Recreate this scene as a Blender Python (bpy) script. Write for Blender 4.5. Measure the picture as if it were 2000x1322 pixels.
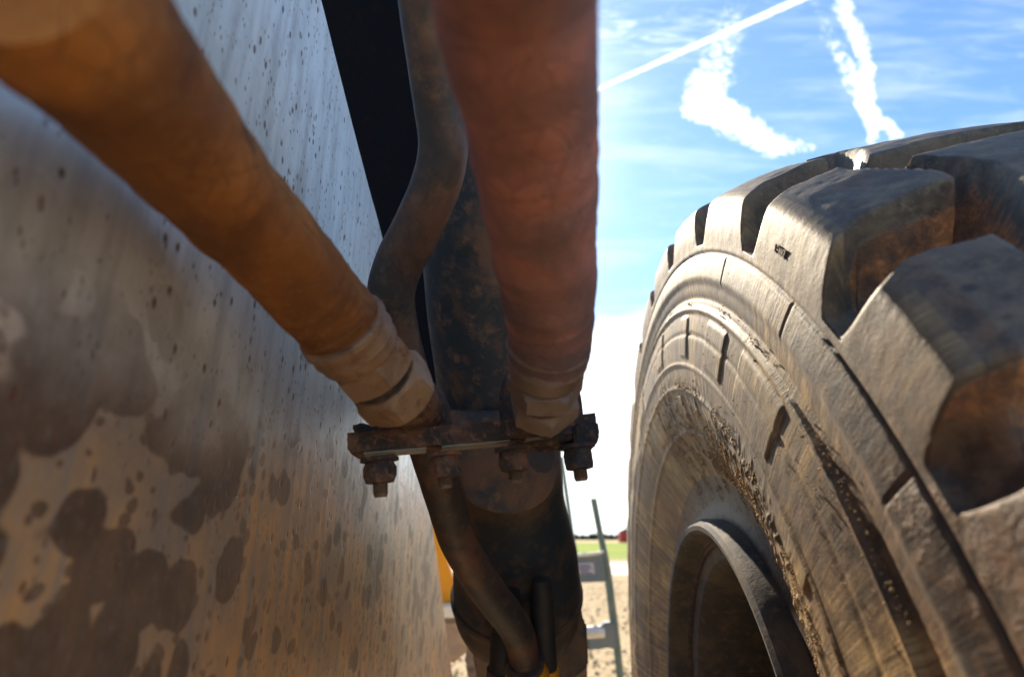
import bpy, bmesh, math, random
import numpy as np
from mathutils import Vector, Matrix, noise as mn

R_ = math.radians
random.seed(7)
sc = bpy.context.scene
col = sc.collection
for o in list(bpy.data.objects):
    bpy.data.objects.remove(o)

# ------------------------------------------------------------------ camera
EYE = Vector((0.0, 0.0, 1.07))
FPX = 1150.0
PITCH = math.atan(389.0 / FPX)
cam_d = bpy.data.cameras.new("camera")
cam = bpy.data.objects.new("camera", cam_d)
col.objects.link(cam)
cam.location = EYE
cam.rotation_euler = (math.pi / 2 + PITCH, 0, 0)
cam_d.sensor_width = 36.0
cam_d.lens = 36.0 * FPX / 2000.0
cam_d.clip_start = 0.01
cam_d.clip_end = 5000
cam_d.dof.use_dof = True
cam_d.dof.focus_distance = 0.52
cam_d.dof.aperture_fstop = cam_d.lens / 4.2
sc.camera = cam

# ------------------------------------------------------------------ light
SUN_AZ = R_(-6.5)
SUN_EL = R_(38.0)
sun_dir = Vector((math.sin(SUN_AZ) * math.cos(SUN_EL), math.cos(SUN_AZ) * math.cos(SUN_EL), math.sin(SUN_EL)))
sd = bpy.data.lights.new("sun", 'SUN')
sd.energy = 5.0
sd.angle = R_(0.55)
sd.color = (1.0, 0.86, 0.66)
sun = bpy.data.objects.new("sun", sd)
col.objects.link(sun)
sun.rotation_euler = (-sun_dir).to_track_quat('-Z', 'Y').to_euler()

sc.view_settings.view_transform = 'Standard'
sc.view_settings.look = 'None'
sc.view_settings.exposure = 1.18
sc.view_settings.gamma = 1
sc.view_settings.use_curve_mapping = False
sc.cycles.use_denoising = True
sc.cycles.max_bounces = 8


def raydir(px, py):
    a = (px - 1000) / FPX
    b = -(py - 661) / FPX
    return Vector((a, math.cos(PITCH) - b * math.sin(PITCH), math.sin(PITCH) + b * math.cos(PITCH)))


def at(px, py, d):
    """world point seen at pixel (px,py) of the 2000 px wide photograph, d metres deep"""
    return EYE + raydir(px, py) * d


def sky_uv(px, py):
    r = raydir(px, py)
    return (r.x / r.y, r.z / r.y)


# ------------------------------------------------------------------ node helper
class NT:
    def __init__(s, tree):
        s.t = tree
        s.n = tree.nodes
        s.l = tree.links

    def _in(s, sock, v):
        if v is None:
            return
        if isinstance(v, bpy.types.NodeSocket):
            s.l.new(v, sock)
        else:
            if isinstance(v, (tuple, list)) and len(v) == 3 and len(sock.default_value) == 4:
                v = (*v, 1)
            sock.default_value = v

    def node(s, typ, ins=None, **props):
        nd = s.n.new(typ)
        for k, v in props.items():
            setattr(nd, k, v)
        for k, v in (ins or {}).items():
            s._in(nd.inputs[k], v)
        return nd

    def math(s, op, a, b=None, c=None, clamp=False):
        nd = s.n.new('ShaderNodeMath')
        nd.operation = op
        nd.use_clamp = clamp
        s._in(nd.inputs[0], a)
        s._in(nd.inputs[1], b)
        s._in(nd.inputs[2], c)
        return nd.outputs[0]

    def vm(s, op, a, b=None, sc=None):
        nd = s.n.new('ShaderNodeVectorMath')
        nd.operation = op
        s._in(nd.inputs[0], a)
        s._in(nd.inputs[1], b)
        if sc is not None:
            s._in(nd.inputs['Scale'], sc)
        return nd.outputs['Value'] if op in ('LENGTH', 'DOT_PRODUCT', 'DISTANCE') else nd.outputs[0]

    def mix(s, f, a, b, blend='MIX'):
        nd = s.n.new('ShaderNodeMix')
        nd.data_type = 'RGBA'
        nd.blend_type = blend
        s._in(nd.inputs[0], f)
        s._in(nd.inputs[6], a)
        s._in(nd.inputs[7], b)
        return nd.outputs[2]

    def noise(s, vec, scale, detail=4, rough=0.55, dist=0.0, color=False):
        nd = s.node('ShaderNodeTexNoise', {'Vector': vec, 'Scale': scale, 'Detail': detail, 'Roughness': rough, 'Distortion': dist})
        return nd.outputs['Color'] if color else nd.outputs['Fac']

    def ramp(s, f, lo, hi, smooth=True):
        nd = s.n.new('ShaderNodeMapRange')
        nd.interpolation_type = 'SMOOTHSTEP' if smooth else 'LINEAR'
        s._in(nd.inputs['Value'], f)
        s._in(nd.inputs['From Min'], lo)
        s._in(nd.inputs['From Max'], hi)
        return nd.outputs[0]

    def scale(s, vec, xyz):
        return s.vm('MULTIPLY', vec, xyz)

    def bump(s, h, strength, dist=0.002, normal=None):
        nd = s.node('ShaderNodeBump', {'Height': h, 'Strength': strength, 'Distance': dist, 'Normal': normal})
        return nd.outputs[0]

    def voro(s, vec, scale, feature='F1', rnd=1.0, smooth=None):
        nd = s.n.new('ShaderNodeTexVoronoi')
        nd.feature = feature
        s._in(nd.inputs['Vector'], vec)
        s._in(nd.inputs['Scale'], scale)
        s._in(nd.inputs['Randomness'], rnd)
        if smooth is not None:
            s._in(nd.inputs['Smoothness'], smooth)
        return nd


def material(name):
    m = bpy.data.materials.new(name)
    m.use_nodes = True
    t = NT(m.node_tree)
    bs = m.node_tree.nodes['Principled BSDF']
    tc = m.node_tree.nodes.new('ShaderNodeTexCoord')
    return m, t, bs, tc


def setp(t, bs, **kw):
    names = dict(color='Base Color', rough='Roughness', metal='Metallic', normal='Normal', spec='Specular IOR Level', coat='Coat Weight', coatr='Coat Roughness')
    for k, v in kw.items():
        t._in(bs.inputs[names[k]], v)


# ------------------------------------------------------------------ world
w = bpy.data.worlds.new("World")
sc.world = w
w.use_nodes = True
t = NT(w.node_tree)
bg = w.node_tree.nodes['Background']
SKY_STR = 0.089
sky = t.node('ShaderNodeTexSky', sky_type='NISHITA')
sky.sun_disc = False
sky.sun_elevation = SUN_EL
sky.sun_rotation = SUN_AZ
sky.altitude = 100
sky.air_density = 1.0
sky.dust_density = 0.3
sky.ozone_density = 2.0
tc = t.node('ShaderNodeTexCoord')
dirv = tc.outputs['Generated']
sep = t.node('ShaderNodeSeparateXYZ', {0: dirv})
dy = t.math('MAXIMUM', sep.outputs[1], 0.02)
u = t.math('DIVIDE', sep.outputs[0], dy)
v = t.math('DIVIDE', sep.outputs[2], dy)
uv0 = t.node('ShaderNodeCombineXYZ', {0: u, 1: v}).outputs[0]
nz = t.noise(uv0, 22.0, 6, 0.62, color=True)
uvd = t.vm('ADD', uv0, t.vm('SCALE', t.vm('SUBTRACT', nz, (0.5, 0.5, 0.5)), sc=0.05))
nfine = t.noise(uv0, 60.0, 7, 0.7, 0.4)
nsoft = t.noise(t.scale(uv0, (3, 16, 1)), 1.0, 6, 0.55, 0.3)
nwisp = t.noise(t.scale(uv0, (10, 36, 1)), 1.0, 7, 0.62, 1.1)


def segdist(vec, A, B):
    A3 = (A[0], A[1], 0)
    ab = (B[0] - A[0], B[1] - A[1], 0)
    L2 = ab[0] ** 2 + ab[1] ** 2
    ap = t.vm('SUBTRACT', vec, A3)
    h = t.math('MULTIPLY', t.vm('DOT_PRODUCT', ap, ab), 1 / L2, clamp=True)
    d = t.vm('LENGTH', t.vm('SUBTRACT', ap, t.vm('SCALE', ab, sc=h)))
    return d, h


def blobs(poly, soft):
    """density of a cloud running along a polyline of (px, py, radius px, strength)"""
    tot = None
    for (x0, y0, r0, s0), (x1, y1, r1, s1) in zip(poly, poly[1:]):
        d, h = segdist(uvd, sky_uv(x0, y0), sky_uv(x1, y1))
        rad = t.math('MULTIPLY_ADD', h, (r1 - r0) / FPX, r0 / FPX)
        q = t.math('DIVIDE', d, rad)
        m = t.math('SUBTRACT', 1.0, t.ramp(q, 0.25, 1.25 + soft))
        m = t.math('MULTIPLY', m, t.math('MULTIPLY_ADD', h, s1 - s0, s0))
        tot = m if tot is None else t.math('MAXIMUM', tot, m)
    return tot


cA = blobs([(1440, 10, 60, .22), (1400, 120, 52, .42), (1372, 205, 52, 1.0), (1440, 238, 44, 1.0), (1500, 280, 36, .8), (1590, 290, 14, .3)], .3)
cB = blobs([(1590, 0, 34, .2), (1625, 80, 32, .28), (1665, 150, 30, .55), (1692, 210, 24, .9), (1748, 262, 18, .8)], .3)
cB2 = blobs([(1645, 10, 28, .65), (1690, 110, 22, .75), (1692, 215, 24, .9), (1708, 280, 12, .5)], .3)
cC = blobs([(1180, 40, 60, .5), (1290, 70, 60, .42), (1400, 60, 60, .4)], .6)
cN = t.math('MAXIMUM', t.math('MAXIMUM', cA, cB), cB2)
ero = t.math('MULTIPLY_ADD', nfine, 3.4, -1.2)
cN = t.ramp(t.math('ADD', t.math('MULTIPLY', cN, 1.15), t.math('SUBTRACT', t.math('MULTIPLY', ero, t.math('MINIMUM', t.math('MULTIPLY', cN, 3.0), 1.0)), 0.60)), -0.10, 1.25)
cN = t.math('MULTIPLY', cN, 1.0, clamp=True)
cCf = t.math('MULTIPLY', cC, t.ramp(nwisp, 0.42, 0.75))
# thin veil of cirrus everywhere
veil = t.math('MULTIPLY', t.ramp(nsoft, 0.42, 0.8), 0.22)
veil2 = t.math('MULTIPLY', t.ramp(nwisp, 0.5, 0.85), 0.12)
# contrail
uvc = t.vm('ADD', uv0, t.vm('SCALE', t.vm('SUBTRACT', t.noise(uv0, 70.0, 4, 0.6, color=True), (0.5, 0.5, 0.5)), sc=0.006))
dC, hC = segdist(uvc, sky_uv(1150, 182), sky_uv(1900, -150))
radc = t.math('MULTIPLY_ADD', hC, 11 / FPX, 4.5 / FPX)
con = t.math('SUBTRACT', 1.0, t.ramp(t.math('DIVIDE', dC, radc), 0.45, 1.35))
# cloud bank low over the horizon
elev = t.math('ADD', v, t.math('MULTIPLY', t.math('SUBTRACT', t.noise(t.scale(uv0, (5, 16, 1)), 1.0, 5, 0.6, 0.5), 0.5), 0.09))
bank = t.math('SUBTRACT', 1.0, t.ramp(elev, 0.345, 0.40))
bank = t.math('MULTIPLY', bank, 0.9)
# thin bright haze spreading from the direction of the sun
sdot = t.vm('DOT_PRODUCT', t.vm('NORMALIZE', dirv), tuple(sun_dir))
glow = t.math('MULTIPLY', t.ramp(sdot, 0.95, 1.0), 0.3)
cl = t.math('MAXIMUM', cN, con)
for x in (cCf, veil, veil2, bank, glow):
    cl = t.math('SUBTRACT', 1.0, t.math('MULTIPLY', t.math('SUBTRACT', 1.0, cl), t.math('SUBTRACT', 1.0, x)))
skyc = t.mix(1.0, sky.outputs[0], (0.88, 1.10, 1.20), 'MULTIPLY')
cw = 0.85 / SKY_STR
final = t.mix(cl, skyc, (cw * 0.97, cw, cw * 1.0))
t._in(bg.inputs['Color'], final)
bg.inputs['Strength'].default_value = SKY_STR


# ------------------------------------------------------------------ object helpers
def link(o, parent=None):
    col.objects.link(o)
    if parent is not None:
        o.parent = parent
        o.matrix_parent_inverse = parent.matrix_world.inverted() if parent.type != 'EMPTY' else Matrix.Translation(-parent.location)
    return o


def mk(name, verts, faces, mat, parent=None, smooth=True, sharp=40):
    me = bpy.data.meshes.new(name)
    me.from_pydata([tuple(v) for v in verts], [], faces)
    me.materials.append(mat)
    me.update()
    o = bpy.data.objects.new(name, me)
    if smooth:
        me.polygons.foreach_set('use_smooth', [True] * len(me.polygons))
        if sharp:
            me.set_sharp_from_angle(angle=R_(sharp))
    return link(o, parent)


def bm_obj(name, bm, mat, parent=None, smooth=True, sharp=35):
    bmesh.ops.recalc_face_normals(bm, faces=bm.faces)
    me = bpy.data.meshes.new(name)
    bm.to_mesh(me)
    bm.free()
    me.materials.append(mat)
    if smooth:
        me.polygons.foreach_set('use_smooth', [True] * len(me.polygons))
        me.set_sharp_from_angle(angle=R_(sharp))
    return link(bpy.data.objects.new(name, me), parent)


def empty(name, loc):
    e = bpy.data.objects.new(name, None)
    e.location = loc
    e.empty_display_size = 0.02
    col.objects.link(e)
    return e


def tag(o, label=None, cat=None, group=None, kind=None):
    if label: o['label'] = label
    if cat: o['category'] = cat
    if group: o['group'] = group
    if kind: o['kind'] = kind
    return o


def catmull(pts, n):
    """pts: list of tuples (any dimension) -> n samples per span"""
    P = [np.array(p, float) for p in pts]
    P = [2 * P[0] - P[1]] + P + [2 * P[-1] - P[-2]]
    out = []
    for i in range(1, len(P) - 2):
        for k in range(n):
            s = k / n
            a, b, c, d = P[i - 1], P[i], P[i + 1], P[i + 2]
            out.append(0.5 * ((2 * b) + (-a + c) * s + (2 * a - 5 * b + 4 * c - d) * s * s + (-a + 3 * b - 3 * c + d) * s ** 3))
    out.append(P[-2])
    return out


def tube(name, path, mat, parent=None, seg=40, bump=None, cap=True, shape=None):
    """path: list of (x,y,z,r); shape(k, i) multiplies the radius; bump(p, n)->offset"""
    n = len(path)
    pos = [Vector(p[:3]) for p in path]
    verts, faces = [], []
    tan = [(pos[min(i + 1, n - 1)] - pos[max(i - 1, 0)]) for i in range(n)]
    for i in range(n):
        if tan[i].length < 1e-9:
            tan[i] = tan[i - 1] if i else pos[-1] - pos[0]
        tan[i].normalize()
    up = Vector((0, 0, 1)) if abs(tan[0].z) < 0.9 else Vector((1, 0, 0))
    side = tan[0].cross(up).normalized()
    for i in range(n):
        side = (side - tan[i] * side.dot(tan[i])).normalized()
        b = tan[i].cross(side)
        for k in range(seg):
            a = 2 * math.pi * k / seg
            d = side * math.cos(a) + b * math.sin(a)
            r = path[i][3] * (shape(k, i) if shape else 1)
            q = pos[i] + d * r
            if bump:
                q = q + d * bump(q, i)
            verts.append(q)
    for i in range(n - 1):
        for k in range(seg):
            k2 = (k + 1) % seg
            faces.append((i * seg + k, i * seg + k2, (i + 1) * seg + k2, (i + 1) * seg + k))
    if cap:
        faces.append(tuple(range(seg - 1, -1, -1)))
        faces.append(tuple(range((n - 1) * seg, n * seg)))
    o = mk(name, verts, faces, mat, parent)
    uv = o.data.uv_layers.new(name="UVMap")
    L = [0.0]
    for i in range(1, n):
        L.append(L[-1] + (pos[i] - pos[i - 1]).length)
    vi = np.zeros(len(o.data.loops), dtype=np.int32)
    o.data.loops.foreach_get('vertex_index', vi)
    ii = vi // seg
    kk = vi % seg
    co = np.empty((len(vi), 2))
    co[:, 0] = kk / seg
    co[:, 1] = np.array(L)[ii]
    uv.data.foreach_set('uv', co.ravel())
    return o


def lathe(name, axis_pts, prof, mat, parent=None, seg=48, hexa=None, bump=None):
    """axis_pts (A,B) world; prof list of (t along metres from A, r)."""
    A, B = axis_pts
    d = (B - A).normalized()
    pts = [(*(A + d * tt), r) for tt, r in prof]
    n = len(pts)
    up = Vector((0, 0, 1)) if abs(d.z) < 0.9 else Vector((1, 0, 0))
    side = d.cross(up).normalized()
    b = d.cross(side)
    verts, faces = [], []
    for i, p in enumerate(pts):
        for k in range(seg):
            a = 2 * math.pi * k / seg
            r = p[3]
            q = Vector(p[:3]) + (side * math.cos(a) + b * math.sin(a)) * r
            if bump:
                q = q + (side * math.cos(a) + b * math.sin(a)) * bump(q)
            verts.append(q)
    for i in range(n - 1):
        for k in range(seg):
            k2 = (k + 1) % seg
            faces.append((i * seg + k, i * seg + k2, (i + 1) * seg + k2, (i + 1) * seg + k))
    faces.append(tuple(range(seg - 1, -1, -1)))
    faces.append(tuple(range((n - 1) * seg, n * seg)))
    return mk(name, verts, faces, mat, parent, sharp=30)


def hexnut(name, A, B, rc, mat, parent, rot=0.0, chamf=0.12, bump=0.0, seg=36):
    """hexagonal nut between A and B, corner radius rc, rounded chamfers both ends"""
    d = B - A
    L = d.length
    d.normalize()
    up = Vector((0, 0, 1)) if abs(d.z) < 0.9 else Vector((1, 0, 0))
    side = d.cross(up).normalized()
    b = d.cross(side)
    rf = rc * math.cos(math.pi / 6)
    rows = [(0, rf * 0.93), (L * chamf * 0.5, rf * 1.03), (L * chamf, rc * 1.02), (L * .5, rc * 1.02), (L * (1 - chamf), rc * 1.02), (L * (1 - chamf * 0.5), rf * 1.03), (L, rf * 0.93)]
    verts, faces = [], []
    for tt, rr in rows:
        for k in range(seg):
            a = 2 * math.pi * k / seg
            am = (a + math.pi / 6) % (math.pi / 3) - math.pi / 6
            rh = rf / math.cos(am) * 0.995
            r = min(rh, rr)
            q = A + d * tt + (side * math.cos(a + rot) + b * math.sin(a + rot)) * r
            if bump:
                q += Vector([mn.noise(q * 160 + Vector((j * 7, 0, 0))) * bump for j in range(3)])
            verts.append(q)
    n = len(rows)
    for i in range(n - 1):
        for k in range(seg):
            k2 = (k + 1) % seg
            faces.append((i * seg + k, i * seg + k2, (i + 1) * seg + k2, (i + 1) * seg + k))
    faces.append(tuple(range(seg - 1, -1, -1)))
    faces.append(tuple(range((n - 1) * seg, n * seg)))
    return mk(name, verts, faces, mat, parent, sharp=28)


def box_pts(name, c8, mat, parent=None, bevel=0.0, segs=2):
    """c8: bottom 4 then top 4 corners in order"""
    bm = bmesh.new()
    vs = [bm.verts.new(p) for p in c8]
    for f in ((0, 3, 2, 1), (4, 5, 6, 7), (0, 1, 5, 4), (1, 2, 6, 5), (2, 3, 7, 6), (3, 0, 4, 7)):
        bm.faces.new([vs[i] for i in f])
    if bevel:
        bmesh.ops.bevel(bm, geom=bm.edges[:], offset=bevel, segments=segs, affect='EDGES', profile=0.6)
    return bm_obj(name, bm, mat, parent)


def box(name, c, half, mat, parent=None, bevel=0.0, rot=None, segs=2):
    c = Vector(c)
    pts = []
    for z in (-1, 1):
        for x, y in ((-1, -1), (1, -1), (1, 1), (-1, 1)):
            p = Vector((x * half[0], y * half[1], z * half[2]))
            if rot is not None:
                p = rot @ p
            pts.append(c + p)
    return box_pts(name, pts, mat, parent, bevel, segs)


def fbm(p, s, o=3):
    return sum(mn.noise(p * (s * 2 ** k) + Vector((k * 3.1, 0, 0))) / 2 ** k for k in range(o))


# ------------------------------------------------------------------ materials
def mat_plate():
    m, t, bs, tc = material("stained steel plate")
    co = tc.outputs['Object']
    sp = t.node('ShaderNodeSeparateXYZ', {0: co})
    # object space: x = along plate, z = up, y = thickness
    big = t.noise(co, 5.0, 4, 0.6)
    mid = t.noise(co, 22.0, 5, 0.65)
    fine = t.noise(t.scale(co, (1, 1, .5)), 260.0, 4, 0.7)
    streak = t.noise(t.scale(co, (60, 60, 7)), 1.0, 5, 0.65)
    warp = t.vm('SCALE', t.vm('SUBTRACT', t.noise(co, 20.0, 2, 0.5, color=True), (0.5, 0.5, 0.5)), sc=0.030)
    cw = t.vm('ADD', co, warp)

    def spots(scale, lo, hi, off):
        vo = t.voro(t.vm('ADD', cw, off), scale, 'SMOOTH_F1', 1.0, 0.25)
        return t.math('SUBTRACT', 1.0, t.ramp(vo.outputs['Distance'], lo, hi))
    # dried splash spots of several sizes, merging where they are dense
    zmask = t.math('SUBTRACT', 1.0, t.ramp(t.math('ADD', sp.outputs[2], t.math('MULTIPLY', t.math('SUBTRACT', big, .5), 0.22)), 0.05, 0.11))
    nearx = t.math('SUBTRACT', 1.0, t.ramp(sp.outputs[0], 0.16, 0.52))
    s1 = t.math('SUBTRACT', 1.0, t.ramp(t.math('SUBTRACT', t.voro(cw, 30.0, 'SMOOTH_F1', 1.0, 0.25).outputs['Distance'], t.math('MULTIPLY_ADD', t.math('SUBTRACT', big, 0.50), 1.7, t.math('MULTIPLY_ADD', nearx, .26, -.07))), 0.345, 0.40))
    s2 = t.math('SUBTRACT', 1.0, t.ramp(t.math('SUBTRACT', t.voro(cw, 75.0, 'F1').outputs['Distance'], t.math('MULTIPLY', t.math('SUBTRACT', mid, 0.5), 0.9)), 0.24, 0.30))
    dark = t.math('MAXIMUM', t.math('MULTIPLY', s1, t.math('MULTIPLY_ADD', nearx, .45, .55)), t.math('MULTIPLY', s2, t.math('MULTIPLY_ADD', nearx, .55, .32)))
    dark = t.math('MULTIPLY', dark, t.math('MULTIPLY_ADD', zmask, 0.90, 0.10))
    tan = t.mix(t.ramp(mid, 0.35, 0.7), (0.50, 0.29, 0.15), (0.78, 0.38, 0.13))
    tan = t.mix(t.ramp(streak, 0.42, 0.72), tan, (0.34, 0.26, 0.20))
    tan = t.mix(t.math('MULTIPLY', t.ramp(big, .45, .62), .5), tan, (0.22, 0.19, 0.17))
    grey = t.mix(t.ramp(streak, 0.4, 0.7), (0.82, 0.83, 0.81), (0.60, 0.60, 0.59))
    # bare grey above with sky sheen painted in, dust tan below, uneven border
    up = t.ramp(t.math('ADD', sp.outputs[2], t.math('MULTIPLY', t.math('SUBTRACT', mid, 0.5), 0.10)), 0.03, 0.12)
    base = t.mix(up, tan, grey)
    dcol = t.mix(t.ramp(mid, 0.4, 0.65), (0.085, 0.045, 0.028), (0.15, 0.080, 0.048))
    c = t.mix(t.math('MULTIPLY', dark, 0.92), base, dcol)
    # rust blooms and pits
    pv = t.voro(t.vm('ADD', t.scale(co, (1, 1, .55)), t.vm('SCALE', warp, sc=.2)), 105.0, 'F1')
    pv2 = t.voro(t.scale(co, (1, 1, .45)), 260.0, 'F1')
    psel = t.ramp(t.noise(co, 60.0, 2), 0.38, 0.52)
    pit = t.math('MULTIPLY', t.math('SUBTRACT', 1.0, t.ramp(pv.outputs['Distance'], 0.10, 0.24)), psel)
    psel2 = t.ramp(t.noise(co, 33.0, 2), 0.44, 0.56)
    pit2 = t.math('MULTIPLY', t.math('SUBTRACT', 1.0, t.ramp(pv2.outputs['Distance'], 0.12, 0.28)), psel2)
    rust = t.mix(t.noise(co, 90.0, 2), (0.20, 0.055, 0.02), (0.12, 0.05, 0.03))
    pits = t.math('MAXIMUM', pit, t.math('MULTIPLY', pit2, 0.8))
    c = t.mix(t.math('MULTIPLY', pits, 0.85), c, rust)
    c = t.mix(t.math('MULTIPLY', t.ramp(fine, 0.5, 0.75), 0.35), c, t.mix(0.5, c, (0.6, 0.56, 0.5)))
    rough = t.math('ADD', t.math('MULTIPLY', dark, 0.12), t.math('MULTIPLY_ADD', streak, 0.30, 0.27))
    n1 = t.bump(fine, 0.25, 0.0006)
    n2 = t.bump(t.math('SUBTRACT', streak, t.math('MULTIPLY', pits, 0.9)), 0.5, 0.0009, n1)
    setp(t, bs, color=c, rough=rough, metal=t.math('MULTIPLY_ADD', up, .35, .15), normal=n2)
    return m


def mat_hose(name, warm):
    m, t, bs, tc = material(name)
    uv = t.node('ShaderNodeUVMap').outputs[0]
    co = tc.outputs['Object']
    band = t.noise(t.scale(uv, (1.2, 34, 1)), 1.0, 4, 0.6, 0.8)
    blot = t.noise(co, 19.0, 4, 0.6, .4)
    big = t.noise(t.vm('ADD', co, (3, 1, 2)), 7.0, 3, 0.6, .5)
    f = t.noise(co, 240.0, 4, 0.7)
    a, b, c_ = warm
    c = t.mix(t.ramp(blot, 0.35, 0.68), a, b)
    c = t.mix(t.math('MULTIPLY', t.ramp(band, 0.50, 0.68), 0.7), c, c_)
    c = t.mix(t.math('MULTIPLY', t.ramp(big, 0.47, 0.60), 0.55), c, c_)
    c = t.mix(t.math('MULTIPLY', t.ramp(f, 0.5, 0.8), 0.4), c, t.mix(.5, c, (.5, .36, .22)))
    crk = t.voro(t.vm('ADD', co, t.vm('SCALE', t.noise(co, 60.0, 3, color=True), sc=.012)), 85.0, 'DISTANCE_TO_EDGE').outputs['Distance']
    crk = t.math('SUBTRACT', 1.0, t.ramp(crk, .0, .05))
    crk = t.math('MULTIPLY', crk, t.ramp(blot, .45, .6))
    c = t.mix(t.math('MULTIPLY', crk, .45), c, c_)
    h = t.math('SUBTRACT', t.math('ADD', t.math('MULTIPLY', band, 1.0), t.math('MULTIPLY', f, .45)), t.math('MULTIPLY', crk, .3))
    setp(t, bs, color=c, rough=0.82, normal=t.bump(h, 0.6, 0.003), spec=0.25)
    return m


def mat_dirty(name, base, dust, rustc, amt=0.5, rough=0.6, metal=0.0, bump=0.5, scale=1.0, spotty=0.0):
    m, t, bs, tc = material(name)
    co = tc.outputs['Object']
    n1 = t.noise(co, 14.0 * scale, 6, 0.65, 0.3)
    n2 = t.noise(co, 75.0 * scale, 5, 0.7)
    n3 = t.noise(co, 420.0 * scale, 3, 0.7)
    c = t.mix(t.math('MULTIPLY', t.ramp(n1, 0.44, 0.62), amt), base, dust)
    c = t.mix(t.math('MULTIPLY', t.ramp(n2, 0.5, 0.72), amt), c, rustc)
    if spotty:
        vo = t.voro(t.vm('ADD', co, t.vm('SCALE', t.noise(co, 40.0, 3, color=True), sc=.02)), 26.0 * scale, 'SMOOTH_F1', 1.0, .2)
        sm = t.math('SUBTRACT', 1.0, t.ramp(vo.outputs['Distance'], 0.30, 0.36))
        c = t.mix(t.math('MULTIPLY', sm, spotty), c, t.mix(.3, base, (.02, .02, .025)))
    h = t.math('ADD', t.math('MULTIPLY', n2, 1.0), t.math('MULTIPLY', n3, 0.35))
    setp(t, bs, color=c, rough=t.math('MULTIPLY_ADD', n2, 0.25, rough - 0.12), metal=metal, normal=t.bump(h, bump, 0.0016))
    return m


M = {}
M['plate'] = mat_plate()
M['hoseA'] = mat_hose("orange dusted hose cover", ((.29, .105, .026), (.52, .20, .050), (.10, .042, .022)))
M['hoseB'] = mat_hose("red brown dusted hose cover", ((.25, .125, .115), (.50, .20, .155), (.105, .080, .092)))
M['fitting'] = mat_dirty("mud coated fitting", (.25, .145, .085), (.38, .24, .145), (.14, .065, .038), .85, .6, .15, .5)
M['fittingB'] = mat_dirty("grey brown coated fitting", (.19, .135, .115), (.29, .20, .155), (.13, .075, .055), .8, .6, .15, .5)
M['rust'] = mat_dirty("flaking rust", (.060, .045, .042), (.22, .105, .065), (.34, .17, .10), 1.0, .85, .1, 1.6, 2.6)
M['rustdark'] = mat_dirty("dark oxide steel", (.035, .037, .045), (.13, .080, .058), (.22, .11, .07), .9, .75, .15, 1.3, 2.6)
M['thread'] = mat_dirty("worn bolt thread", (.13, .09, .065), (.22, .15, .10), (.18, .08, .04), .8, .6, .3, .6, 2)
M['gasket'] = mat_dirty("bare flange face", (.20, .19, .175), (.26, .22, .18), (.25, .15, .1), .5, .5, .4, .3)
M['cyl'] = mat_dirty("dusty dark cylinder paint", (.030, .044, .062), (.17, .095, .065), (.20, .12, .085), .95, .6, .05, .45, .8, .85)
M['cyl2'] = mat_dirty("dusty black cylinder barrel", (.030, .046, .064), (.17, .110, .075), (.12, .085, .07), .8, .55, .1, .35, .7)
M['pipe'] = mat_dirty("dusty steel pipe", (.050, .043, .045), (.21, .095, .055), (.20, .12, .075), .62, .5, .15, .4, .9, .5)
M['beam'] = mat_dirty("shade-darkened beam paint", (.0015, .003, .008), (.004, .004, .006), (.022, .010, .007), .3, .9, 0, .3)  # base blackened to stand in for shade from machinery around the beam
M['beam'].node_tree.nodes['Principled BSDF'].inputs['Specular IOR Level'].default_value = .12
M['yellow'] = mat_dirty("amber machine paint", (.80, .33, .012), (.74, .30, .012), (.70, .28, .02), .5, .45, 0, .1)
M['white'] = mat_dirty("chalky white paint", (.75, .74, .70), (.60, .57, .5), (.5, .42, .33), .5, .5, 0, .1)
M['concrete'] = mat_dirty("muddy casting", (.30, .22, .17), (.42, .31, .22), (.15, .10, .08), .9, .8, 0, .6, .5)
M['frame'] = mat_dirty("blue grey frame paint", (.13, .19, .25), (.20, .23, .25), (.22, .17, .14), .5, .35, .1, .2)
M['frame2'] = mat_dirty("faded green steel", (.10, .17, .17), (.20, .23, .22), (.2, .17, .14), .5, .4, .1, .2)
M['label'] = mat_dirty("faded sticker", (.42, .46, .60), (.5, .5, .58), (.35, .30, .32), .5, .4, 0, .05)
M['print'] = mat_dirty("sticker print", (.12, .12, .22), (.2, .2, .3), (.3, .2, .2), .5, .5, 0, .05)
M['hosebk'] = mat_dirty("black rubber hose", (.018, .020, .024), (.05, .04, .035), (.06, .04, .03), .6, .6, 0, .3)
M['clod'] = mat_dirty("dry clay crumbs", (.40, .27, .14), (.46, .31, .16), (.28, .15, .08), .6, .9, 0, .6, 3)
M['marks'] = mat_dirty('dusty moulded rubber', (.20, .165, .125), (.28, .23, .16), (.12, .09, .07), .7, .7, 0, .3)
M['redpaint'] = mat_dirty("red shed sheet", (.55, .035, .03), (.5, .05, .04), (.4, .05, .04), .4, .6, 0, .1, .1)
M['greyshed'] = mat_dirty("grey green silo", (.14, .17, .18), (.2, .2, .2), (.2, .2, .2), .4, .6, 0, .1, .1)
M['pole'] = mat_dirty("timber pole", (.10, .09, .08), (.12, .1, .09), (.12, .1, .09), .4, .8, 0, .1, .3)


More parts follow.
